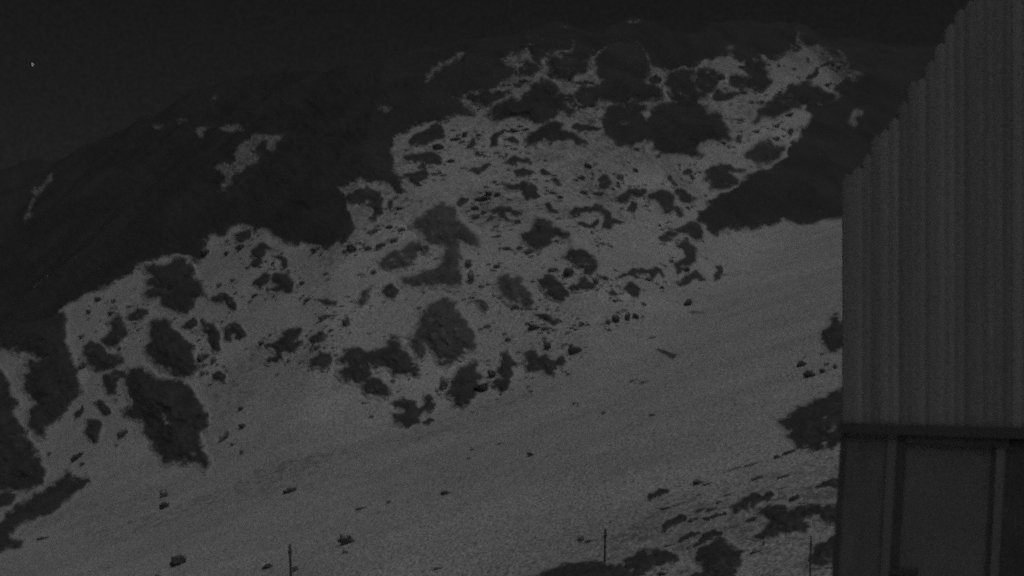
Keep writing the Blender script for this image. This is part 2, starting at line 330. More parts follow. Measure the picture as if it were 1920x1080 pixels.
# (view, polygon, tone, label or None, short landmark name or None)
POLY = [
 ('A', [(0, 200), (540, 100), (560, 360), (590, 480), (640, 600), (665, 720), (692, 800), (640, 845), (560, 920), (500, 990), (440, 1040), (370, 1100), (360, 1150), (330, 1180), (290, 1130), (255, 1080), (255, 950), (330, 900), (285, 855), (225, 755), (195, 650), (240, 630), (262, 600), (230, 550), (240, 520), (330, 520), (400, 495), (180, 455), (0, 400)], 'd', 'tall dark rock cliff between the two strips of snow at the left edge', 'left cliff'),
 ('X', [(-60, 690), (0, 690), (13, 715), (22, 738), (31, 755), (22, 769), (29, 787), (40, 800), (52, 816), (62, 844), (75, 865), (83, 880), (80, 901), (62, 914), (34, 919), (0, 917), (-60, 915)], 'd', 'broad black rock bulge cut off by the left edge of the photo', 'rock bulge at the left edge'),
 ('B', [(500, 325), (525, 370), (570, 400), (640, 372), (640, 392), (560, 440), (480, 530), (380, 610), (280, 640), (180, 680), (100, 740), (60, 790), (90, 830), (160, 850), (140, 880), (60, 880), (0, 900), (-160, 900), (-160, 760), (0, 700), (60, 640), (150, 560), (240, 500), (330, 460), (420, 390)], 'd', 'long dark rock ridge slanting up from the lower left corner of the snowfield', 'slanting ridge at lower left'),
 ('B', [(-100, 480), (20, 470), (90, 490), (110, 530), (0, 590), (-100, 600)], 'd', 'dark wedge of rock just above the slanting ridge at lower left', None),
 ('A', [(890, 210), (960, 160), (1000, 130), (1050, 200), (1070, 280), (1040, 350), (960, 400), (880, 390), (870, 350), (930, 290), (940, 250)], 'd', None, None),
 ('A', [(720, 420), (790, 365), (860, 390), (900, 450), (980, 470), (1030, 530), (1000, 570), (900, 590), (820, 590), (750, 540), (710, 470)], 'd', 'rounded dark rock lump right of the edge of the left cliff', None),
 ('A', [(1090, 140), (1150, 90), (1260, 90), (1270, 130), (1200, 170), (1120, 185)], 'd', None, None),
 ('A', [(870, 730), (890, 640), (960, 610), (1050, 620), (1060, 660), (1000, 700), (980, 780), (900, 790)], 'd', None, None),
 ('X', [(242, 705), (250, 692), (270, 690), (282, 703), (300, 711), (330, 712), (350, 722), (365, 738), (380, 760), (387, 780), (383, 797), (372, 808), (372, 820), (377, 838), (388, 858), (392, 872), (385, 883), (378, 870), (366, 868), (350, 866), (310, 866), (300, 850), (288, 840), (285, 825), (270, 808), (278, 800), (268, 785), (252, 782), (236, 778), (235, 770), (248, 760), (245, 745), (238, 735), (240, 720)], 'd', 'largest black outcrop on the left, domed above, tapering to a toe on the snowfield', 'large domed outcrop on the left'),
 ('A', [(795, 870), (850, 850), (900, 890), (930, 930), (930, 970), (880, 985), (830, 930)], 'd', None, None),
 ('A', [(630, 960), (690, 895), (712, 930), (680, 990), (640, 1030)], 'd', None, None),
 ('X', [(163, 790), (180, 786), (189, 800), (187, 820), (178, 827), (170, 822), (161, 810)], 'd', None, None),
 ('C', [(200, 785), (180, 705), (80, 705), (55, 660), (140, 645), (205, 625), (60, 605), (60, 560), (140, 540), (60, 450), (130, 425), (210, 440), (300, 380), (400, 400), (450, 470), (480, 550), (550, 620), (582, 695), (500, 712), (460, 730), (462, 790), (400, 845), (300, 832), (240, 782)], 'd', 'shaggy dark outcrop with pale streaks just under the snow edge on the left', 'shaggy outcrop under the left snow edge'),
 ('X', [(282, 603), (300, 598), (320, 605), (322, 620), (330, 625), (345, 635), (358, 648), (362, 668), (370, 685), (358, 703), (345, 708), (330, 700), (322, 690), (310, 690), (295, 680), (290, 668), (276, 662), (275, 650), (283, 640), (285, 620)], 'd', 'ragged dark outcrop leaning right directly above the largest outcrop on the left', 'leaning ragged outcrop on the left'),
 ('C', [(355, 950), (440, 895), (490, 910), (505, 950), (430, 975)], 'd', None, None),
 ('X', [(380, 604), (403, 608), (411, 628), (412, 642), (416, 656), (404, 661), (396, 650), (393, 630), (378, 620)], 'd', None, None),
 ('D', [(432, 45), (500, 12), (560, 48), (582, 92), (545, 135), (510, 125), (512, 80), (482, 70), (484, 135), (442, 132)], 'd', 'horseshoe shaped dark rock with snow in its middle on the left slope', 'horseshoe rock on the left slope'),
 ('D', [(358, 365), (410, 342), (452, 388), (447, 412), (400, 402), (358, 392)], 'd', None, None),
 ('D', [(825, 95), (870, 58), (945, 42), (948, 90), (905, 130), (965, 150), (900, 192), (832, 222), (800, 272), (722, 292), (728, 258), (780, 230), (768, 200), (728, 168), (800, 145)], 'd', 'arrow shaped dark rock alone on the smooth snow between the two big rock groups', 'arrow shaped rock'),
 ('D', [(1035, 125), (1100, 72), (1135, 88), (1112, 142), (1060, 172)], 'p', None, None),
 ('D', [(1018, 272), (1080, 215), (1150, 225), (1150, 290), (1100, 322), (1025, 305)], 'd', None, None),
 ('C', [(805, 170), (870, 148), (960, 128), (935, 200), (880, 242), (828, 232)], 'd', None, None),
 ('C', [(945, 312), (1000, 258), (1060, 232), (1092, 268), (1165, 280), (1090, 312), (1020, 362), (958, 355)], 'd', 'dark wedge rock highest on the snow knob at upper left', 'wedge rock on the snow knob'),
 ('C', [(898, 462), (958, 398), (1045, 366), (1045, 422), (960, 452), (920, 475)], 'd', None, None),
 ('C', [(1145, 358), (1245, 378), (1245, 452), (1200, 445), (1198, 402)], 'd', None, None),
 ('C', [(955, 605), (1010, 538), (1070, 496), (1125, 520), (1092, 582), (1030, 625)], 'd', None, None),
 ('C', [(1125, 565), (1175, 498), (1262, 486), (1285, 556), (1325, 580), (1272, 645), (1150, 665), (1098, 645), (1160, 612)], 'd', None, None),
 ('C', [(615, 722), (700, 655), (752, 688), (826, 770), (802, 826), (758, 792), (720, 742), (650, 765)], 'd', None, None),
 ('E', [(395, 292), (470, 268), (520, 228), (580, 238), (640, 268), (690, 256), (718, 310), (702, 360), (704, 430), (642, 505), (598, 525), (640, 460), (648, 412), (575, 402), (566, 372), (618, 350), (570, 330), (540, 362), (470, 382), (428, 352)], 'd', 'twisted dark rock touching the tip of the dark mountain spur', 'twisted rock by the spur'),
 ('E', [(745, 348), (792, 346), (814, 392), (778, 414)], 'd', None, None),
 ('X', [(767, 424), (782, 409), (800, 398), (813, 393), (824, 382), (840, 382), (851, 393), (853, 400), (866, 415), (882, 431), (897, 446), (898, 456), (891, 463), (876, 458), (860, 450), (862, 470), (856, 478), (838, 470), (820, 455), (805, 453), (792, 440), (780, 424)], 'p', 'grey peaked rock roof shape in the middle of the hillside', 'peaked rock in the middle'),
 ('X', [(710, 490), (729, 475), (760, 460), (782, 452), (800, 452), (806, 462), (800, 473), (791, 473), (784, 470), (777, 484), (760, 496), (738, 504), (716, 498)], 'p', 'flat grey slab slanting down left from the peaked rock', 'grey slab'),
 ('X', [(855, 445), (862, 455), (864, 478), (861, 500), (869, 522), (867, 534), (827, 534), (800, 537), (757, 534), (755, 525), (782, 514), (815, 505), (831, 491), (834, 472), (838, 455)], 'p', 'grey rock foot like a bent leg under the peaked rock', 'bent grey rock foot'),
 ('H', [(255, 275), (330, 235), (420, 203), (445, 235), (380, 272), (315, 294)], 'd', None, None),
 ('H', [(565, 202), (640, 148), (720, 138), (792, 158), (818, 202), (770, 214), (692, 184), (682, 244), (620, 232)], 'd', None, None),
 ('H', [(645, 272), (720, 254), (805, 270), (790, 314), (680, 314)], 'd', None, None),
 ('H', [(865, 265), (900, 256), (955, 300), (880, 305)], 'd', None, None),
 ('H', [(975, 338), (1012, 336), (1058, 392), (1010, 405)], 'd', None, None),
 ('H', [(570, 395), (690, 388), (720, 350), (792, 368), (865, 475), (800, 484), (740, 495), (718, 430), (640, 442), (600, 424)], 'd', 'dark rock with a long left arm in the centre of the upper hillside', 'long armed rock'),
 ('H', [(140, 545), (200, 498), (268, 508), (220, 562), (168, 585)], 'd', None, None),
 ('H', [(880, 538), (940, 526), (992, 578), (1038, 634), (980, 624)], 'd', None, None),
 ('H', [(435, 602), (520, 562), (600, 566), (650, 598), (718, 598), (694, 644), (620, 614), (562, 632), (560, 660), (620, 690), (698, 700), (684, 730), (598, 718), (536, 674), (520, 634), (448, 634)], 'd', 'dark curl of rock shaped like an eye right of the peaked rock', 'eye shaped rock curl'),
 ('H', [(405, 704), (440, 636), (474, 650), (460, 694)], 'd', None, None),
 ('H', [(735, 780), (800, 758), (820, 698), (900, 676), (972, 720), (1000, 758), (1060, 778), (1116, 800), (1104, 844), (1060, 856), (1000, 812), (962, 842), (940, 904), (880, 945), (830, 924), (750, 864), (728, 820)], 'd', 'compact dark boulder mass with a short tail to its right, mid hillside', 'tailed boulder'),
 ('H', [(1115, 632), (1160, 586), (1220, 598), (1280, 568), (1340, 556), (1400, 598), (1450, 630), (1500, 690), (1560, 700), (1490, 720), (1480, 780), (1420, 775), (1390, 720), (1410, 660), (1340, 610), (1270, 620), (1200, 650), (1150, 655)], 'd', 'arched dark rock band like an eyebrow on the upper right hillside', 'eyebrow rock'),
 ('H', [(1180, 685), (1240, 716), (1300, 735), (1325, 690), (1360, 660), (1350, 720), (1330, 765), (1240, 740), (1190, 712)], 'd', None, None),
 ('I', [(405, 170), (460, 126), (540, 130), (592, 188), (624, 250), (660, 302), (642, 325), (560, 318), (490, 308), (428, 262), (402, 210)], 'p', 'smooth grey teardrop boulder pointing lower right, in the centre', 'teardrop boulder'),
 ('I', [(685, 150), (770, 132), (812, 168), (852, 218), (876, 250), (842, 295), (790, 304), (742, 272), (748, 230), (698, 202)], 'd', None, None),
 ('I', [(870, 0), (900, -52), (960, -48), (1040, -12), (1080, 40), (1064, 112), (1032, 134), (970, 92), (918, 46)], 'd', 'solid dark oval boulder between the tailed boulder and the pair of small rocks below', 'oval boulder'),
 ('I', [(885, 214), (940, 168), (970, 136), (1012, 148), (1034, 188), (1056, 234), (970, 214), (910, 234)], 'd', None, None),
 ('I', [(660, 378), (740, 382), (792, 418), (836, 458), (800, 464), (738, 424), (678, 402)], 'd', None, None),
 ('I', [(245, 290), (310, 298), (356, 340), (332, 374), (268, 334)], 'p', None, None),
 ('I', [(592, 660), (640, 636), (668, 648), (672, 690), (720, 668), (790, 688), (802, 710), (840, 678), (884, 720), (842, 764), (800, 752), (782, 792), (740, 800), (700, 768), (620, 764), (592, 722)], 'd', 'row of dark lumps like a paw on the rim of the snowfield, centre right', 'paw shaped rocks'),
 ('I', [(375, 872), (450, 820), (388, 790), (430, 750), (438, 660), (470, 636), (502, 680), (546, 730), (502, 762), (492, 820), (508, 862), (460, 906)], 'd', 'upright dark rock with two lobes on the rim, left of the paw shaped row', 'two lobed rim rock'),
 ('I', [(70, 922), (120, 848), (160, 768), (220, 738), (262, 705), (264, 760), (290, 812), (252, 872), (248, 942), (200, 1004), (118, 1014), (108, 952)], 'd', 'bulky dark rock leaning right on the rim, below the large grey dome', 'leaning rim rock'),
 ('X', [(774, 631), (788, 609), (793, 587), (810, 573), (832, 559), (854, 567), (854, 578), (868, 592), (879, 607), (884, 618), (888, 630), (895, 644), (890, 655), (876, 660), (862, 672), (845, 678), (832, 686), (822, 680), (828, 671), (815, 665), (803, 655), (803, 646), (795, 648), (790, 672), (780, 660), (772, 650), (768, 636)], 'p', 'largest grey dome of rock in the centre of the hillside', 'grey dome'),
 ('F', [(265, 560), (340, 486), (400, 476), (450, 508), (520, 498), (590, 468), (630, 405), (672, 418), (692, 480), (744, 508), (744, 570), (806, 610), (804, 644), (720, 654), (640, 644), (628, 602), (540, 604), (500, 592), (472, 684), (400, 704), (330, 684), (284, 652), (348, 610), (326, 570)], 'd', 'sprawling dark rock chain left of and below the grey dome', 'sprawling rock chain'),
 ('F', [(436, 722), (510, 656), (562, 698), (612, 740), (626, 794), (540, 794), (456, 784)], 'd', None, None),
 ('F', [(634, 920), (700, 930), (718, 900), (646, 850), (710, 816), (790, 858), (826, 888), (868, 800), (914, 848), (892, 914), (832, 914), (792, 972), (720, 1004), (634, 984)], 'd', 'lowest dark rock on the rim, forked towards the upper right', 'forked rim rock'),
 ('F', [(824, 994), (880, 952), (914, 964), (870, 1000)], 'd', None, None),
 ('F', [(566, 90), (620, 46), (674, 90), (652, 134), (588, 134)], 'd', None, None),
 ('F', [(386, 162), (430, 98), (494, 76), (472, 152), (430, 194)], 'p', None, None),
 ('F', [(126, 150), (180, 146), (254, 158), (254, 190), (188, 184)], 'p', None, None),
 ('F', [(80, 412), (150, 366), (194, 378), (172, 434), (100, 444)], 'd', None, None),
 ('F', [(84, 562), (140, 496), (192, 518), (206, 560), (160, 606), (86, 596)], 'd', None, None),
 ('G', [(806, 540), (950, 506), (1040, 496), (1136, 494), (1082, 562), (1002, 594), (950, 626), (878, 592)], 'd', None, None),
 ('G', [(1236, 302), (1300, 256), (1372, 256), (1390, 310), (1332, 358), (1258, 348)], 'd', None, None),
 ('G', [(1186, 442), (1284, 394), (1286, 430), (1208, 468)], 'd', None, None),
 ('X', [(767, 260), (784, 247), (800, 238), (820, 232), (830, 238), (830, 253), (832, 263), (813, 262), (796, 272), (784, 269), (771, 276)], 'd', 'dark rock along the top of the snow spur right of the mountain notch', 'rock on the snow spur'),
 ('X', [(759, 296), (775, 287), (795, 283), (815, 284), (827, 293), (823, 304), (802, 312), (796, 320), (787, 313), (791, 302), (775, 303), (763, 304)], 'd', None, None),
 ('X', [(757, 326), (780, 321), (806, 321), (801, 336), (785, 343), (764, 335)], 'd', None, None),
 ('G', [(796, 962), (836, 886), (864, 938), (842, 984), (798, 990)], 'd', None, None),
 ('G', [(986, 900), (1008, 846), (1114, 816), (1094, 854), (1032, 890), (1064, 952), (976, 980), (1000, 930)], 'd', None, None),
 ('G', [(1086, 902), (1180, 876), (1236, 920), (1222, 956), (1150, 924)], 'd', None, None),
 ('X', [(916, 213), (931, 202), (947, 189), (960, 183), (971, 191), (987, 178), (1002, 164), (1022, 152), (1038, 158), (1045, 169), (1039, 182), (1069, 184), (1074, 189), (1056, 194), (1059, 204), (1074, 213), (1069, 219), (1055, 214), (1036, 203), (1045, 213), (1024, 228), (1004, 232), (987, 225), (975, 221), (950, 221), (927, 223)], 'd', 'long dark rock wing under the summit snow, its tip pointing left', 'rock wing under the summit'),
 ('J', [(36, 110), (60, 70), (180, 70), (174, 200), (162, 284), (88, 222)], 'd', None, None),
 ('J', [(246, 250), (320, 186), (400, 190), (450, 110), (550, 110), (555, 190), (500, 250), (574, 280), (500, 322), (420, 384), (330, 374), (246, 334)], 'd', 'dark crag on the summit snow, second big crag from the right', 'summit crag'),
 ('J', [(640, 230), (735, 120), (900, 90), (1010, 110), (1018, 260), (1056, 340), (1004, 400), (1014, 440), (1140, 486), (1144, 532), (1080, 564), (960, 562), (880, 572), (800, 574), (760, 540), (660, 562), (648, 500), (650, 440), (684, 400), (636, 340)], 'd', 'widest dark crag on the summit snow, right of the middle', 'widest summit crag'),
 ('J', [(436, 500), (480, 476), (560, 460), (644, 478), (664, 520), (642, 584), (590, 606), (508, 594), (446, 542)], 'd', None, None),
 ('J', [(406, 612), (450, 596), (520, 620), (500, 646), (438, 644)], 'd', None, None),
 ('J', [(34, 914), (58, 858), (120, 828), (200, 766), (290, 744), (334, 790), (314, 838), (350, 826), (422, 838), (484, 888), (526, 934), (480, 940), (418, 908), (340, 924), (240, 924), (140, 908), (110, 950), (58, 944)], 'd', 'dark humped rock on snow below the long rock wing', 'humped rock'),
 ('J', [(406, 802), (450, 780), (500, 796), (700, 796), (700, 824), (560, 830), (450, 826)], 'd', 'thin flat dark ledge pointing at the left end of the largest summit outcrop', None),
 ('J', [(436, 422), (540, 404), (626, 440), (560, 442), (448, 440)], 'd', None, None),
 ('J', [(1056, 412), (1110, 382), (1184, 398), (1164, 434), (1088, 446)], 'd', None, None),
 ('X', [(1253, 147), (1270, 134), (1284, 130), (1291, 140), (1297, 160), (1308, 172), (1318, 178), (1305, 192), (1312, 201), (1290, 205), (1255, 200), (1272, 190), (1262, 180), (1256, 165)], 'd', 'dark rock neck joining the largest summit outcrop to the skyline', None),
 ('X', [(1130, 220), (1149, 202), (1169, 193), (1189, 193), (1209, 200), (1193, 213), (1211, 220), (1224, 207), (1247, 198), (1278, 191), (1312, 200), (1347, 215), (1360, 240), (1373, 260), (1340, 262), (1310, 267), (1303, 285), (1316, 293), (1291, 289), (1256, 289), (1244, 287), (1230, 296), (1238, 288), (1220, 280), (1227, 273), (1224, 262), (1193, 264), (1180, 274), (1164, 274), (1149, 262), (1135, 249)], 'd', 'largest black outcrop below the summit, broad and rounded at its left end', 'largest summit outcrop'),
 ('K', [(480, 250), (590, 270), (622, 400), (645, 462), (600, 505), (540, 490), (480, 480), (470, 380)], 'd', None, None),
 ('K', [(120, 380), (250, 388), (300, 420), (220, 430), (240, 480), (180, 530), (110, 500), (110, 430)], 'd', None, None),
 ('K', [(360, 420), (430, 410), (500, 450), (500, 490), (440, 500), (360, 470)], 'd', None, None),
 ('K', [(250, 520), (340, 540), (470, 540), (380, 570), (290, 590), (240, 570)], 'd', None, None),
 ('K', [(515, 756), (640, 648), (740, 568), (830, 486), (900, 476), (1010, 496), (1060, 526), (1130, 560), (1100, 610), (1020, 604), (920, 634), (860, 634), (740, 684), (640, 714), (540, 764)], 'd', 'black rock tongue tapering to a point at lower left below the right summit', 'black rock tongue'),
 ('K', [(925, 430), (1000, 370), (1060, 320), (1120, 284), (1200, 284), (1240, 320), (1210, 325), (1170, 300), (1120, 312), (1060, 350), (1000, 400), (950, 435)], 'd', 'narrow dark crack line curving across the right summit snow', None),
 ('K', [(465, 1004), (560, 918), (640, 878), (700, 930), (775, 942), (744, 1012), (640, 1064), (556, 1064)], 'd', 'dark diamond rock hanging over the right snow edge near the cliff', 'diamond rock by the right cliff'),
 ('K', [(790, 820), (830, 798), (838, 830), (806, 855)], 'd', None, None),
 ('K', [(390, 850), (450, 845), (450, 900), (400, 915)], 'd', None, None),
 ('L', [(96, 342), (130, 300), (192, 306), (220, 360), (192, 414), (138, 420), (108, 382)], 'd', 'round dark boulder by itself on the upper right hillside', 'round lone boulder'),
 ('L', [(230, 492), (290, 438), (340, 420), (430, 436), (506, 438), (494, 468), (450, 494), (380, 484), (320, 514)], 'd', None, None),
 ('L', [(340, 598), (380, 536), (424, 536), (414, 582), (396, 620)], 'd', None, None),
 ('L', [(515, 502), (560, 462), (620, 424), (662, 448), (724, 498), (754, 560), (806, 600), (796, 636), (750, 614), (700, 626), (648, 614), (596, 562), (588, 522)], 'd', 'dark hooked rock midway between the lone round boulder and the right cliff', 'hooked rock'),
 ('L', [(756, 416), (820, 426), (882, 468), (916, 510), (892, 546), (798, 534), (762, 490)], 'd', None, None),
 ('L', [(686, 332), (708, 284), (734, 340), (770, 380), (756, 400), (698, 352)], 'd', None, None),
 ('L', [(806, 282), (850, 234), (890, 258), (912, 322), (880, 340), (858, 302)], 'd', None, None),
 ('L', [(962, 312), (1010, 276), (1100, 236), (1220, 224), (1345, 258), (1345, 280), (1220, 268), (1184, 292), (1266, 340), (1266, 382), (1200, 420), (1110, 404), (1028, 446), (1022, 412), (1056, 362), (998, 332)], 'd', 'winged dark rock lying just above the right cliff', 'winged rock above the right cliff'),
 ('L', [(610, 838), (650, 796), (720, 776), (776, 800), (732, 854), (648, 866)], 'd', None, None),
 ('L', [(684, 738), (780, 748), (860, 706), (912, 694), (976, 780), (964, 846), (900, 834), (838, 804), (780, 794)], 'd', 'bow shaped dark rock touching the lower tip of the right cliff', 'bow shaped rock'),
 ('O', [(755, 20), (830, -55), (884, -4), (926, 60), (920, 134), (850, 156), (792, 146), (784, 222), (754, 244), (746, 200), (768, 140), (818, 90), (828, 50)], 'd', 'dark crescent rock facing left near the top of the smooth snowfield', 'crescent rock'),
 ('O', [(780, 314), (830, 272), (880, 236), (942, 226), (1006, 296), (970, 310), (910, 294), (850, 330), (798, 334)], 'd', None, None),
 ('O', [(1054, 252), (1100, 208), (1088, 178), (1132, 160), (1140, 230), (1122, 274), (1068, 300)], 'd', None, None),
 ('O', [(235, 262), (300, 236), (350, 236), (400, 196), (470, 180), (540, 210), (590, 190), (644, 206), (666, 270), (640, 284), (630, 234), (592, 244), (582, 306), (556, 304), (548, 244), (430, 238), (420, 276), (378, 276), (348, 258), (278, 280)], 'd', 'thin wavy chain of dark rocks level with the crescent rock', 'wavy rock chain'),
 ('O', [(304, 370), (370, 296), (412, 328), (446, 380), (434, 436), (388, 436), (358, 392)], 'd', None, None),
 ('O', [(190, 390), (220, 364), (264, 400), (258, 440), (206, 424)], 'd', None, None),
 ('O', [(590, 876), (680, 896), (780, 930), (740, 950), (636, 918)], 'p', 'thin dark streak of rock lying across the open snowfield', 'streak on the open snowfield'),
 ('O', [(870, 556), (960, 550), (1030, 568), (960, 580), (896, 582)], 'f', None, None),
 ('M', [(145, 432), (168, 386), (250, 346), (340, 350), (324, 382), (240, 414), (178, 446)], 'd', None, None),
 ('M', [(264, 694), (288, 638), (360, 586), (430, 546), (486, 568), (442, 624), (370, 654), (308, 696)], 'd', 'slanting dark slab at lower right, the longest left of the fallen dark cluster', 'slanting slab at lower right'),
 ('M', [(604, 592), (690, 566), (806, 540), (816, 562), (720, 594), (640, 614)], 'd', None, None),
 ('M', [(864, 480), (950, 426), (1040, 396), (1120, 406), (1180, 370), (1238, 394), (1182, 434), (1100, 454), (1040, 494), (980, 524), (896, 546), (896, 502)], 'd', 'long jagged dark slab at lower right above the biggest dark cluster', 'jagged slab at lower right'),
 ('M', [(1034, 744), (1120, 686), (1138, 650), (1186, 592), (1106, 560), (1106, 518), (1200, 490), (1300, 494), (1350, 516), (1480, 506), (1560, 480), (1640, 494), (1720, 474), (1800, 500), (1800, 640), (1700, 626), (1640, 596), (1590, 566), (1474, 574), (1446, 602), (1496, 670), (1452, 716), (1380, 696), (1290, 706), (1240, 746), (1128, 756)], 'd', 'biggest dark rock cluster at lower right, reaching the wall of the building', 'cluster by the building'),
 ('M', [(394, 794), (460, 736), (520, 706), (596, 706), (502, 756), (430, 800)], 'd', None, None),
 ('M', [(484, 834), (560, 786), (650, 736), (720, 696), (786, 690), (774, 734), (660, 786), (600, 826), (498, 856)], 'd', None, None),
 ('M', [(564, 934), (576, 878), (660, 816), (720, 776), (822, 776), (874, 838), (884, 866), (996, 866), (932, 904), (956, 992), (884, 1036), (846, 1120), (470, 1120), (600, 1040), (636, 962)], 'd', 'broad dark rock rising from the bottom edge, left of the thin right post', 'broad rock at the bottom edge'),
 ('M', [(-66, 970), (0, 926), (80, 896), (180, 876), (260, 856), (352, 876), (416, 930), (382, 964), (280, 976), (180, 1016), (120, 1056), (40, 1066), (-40, 1036)], 'd', 'dark oblong rock near the bottom edge, just right of the middle post', 'oblong rock near the middle post'),
 ('M', [(1504, 922), (1556, 878), (1586, 818), (1640, 796), (1720, 766), (1800, 776), (1800, 960), (1660, 956), (1580, 976), (1526, 956)], 'd', 'dark rock between the right post and the building', None),
 ('M', [(1574, 354), (1650, 286), (1800, 250), (1800, 324), (1690, 326), (1620, 336)], 'd', None, None),
 ('N', [(504, 266), (556, 200), (578, 148), (610, 106), (628, 150), (690, 166), (690, 324), (600, 340), (558, 334), (526, 292)], 'd', 'dark rounded rock half hidden by the edge of the building', 'rock at the building edge'),
 ('N', [(230, 832), (290, 798), (340, 746), (420, 706), (530, 666), (600, 636), (690, 590), (690, 960), (600, 994), (540, 1004), (470, 1024), (420, 1004), (340, 1004), (326, 962), (264, 926), (298, 882)], 'd', 'dark rock mass with pale flecks spreading left from the building, level with its dark beam', 'rock mass at the beam'),
 ('X', [(960, 1100), (1005, 1078), (1062, 1060), (1105, 1055), (1165, 1062), (1186, 1078), (1200, 1100)], 'd', 'low dark rock back cut by the bottom edge under the middle post', 'rock under the middle post'),
]
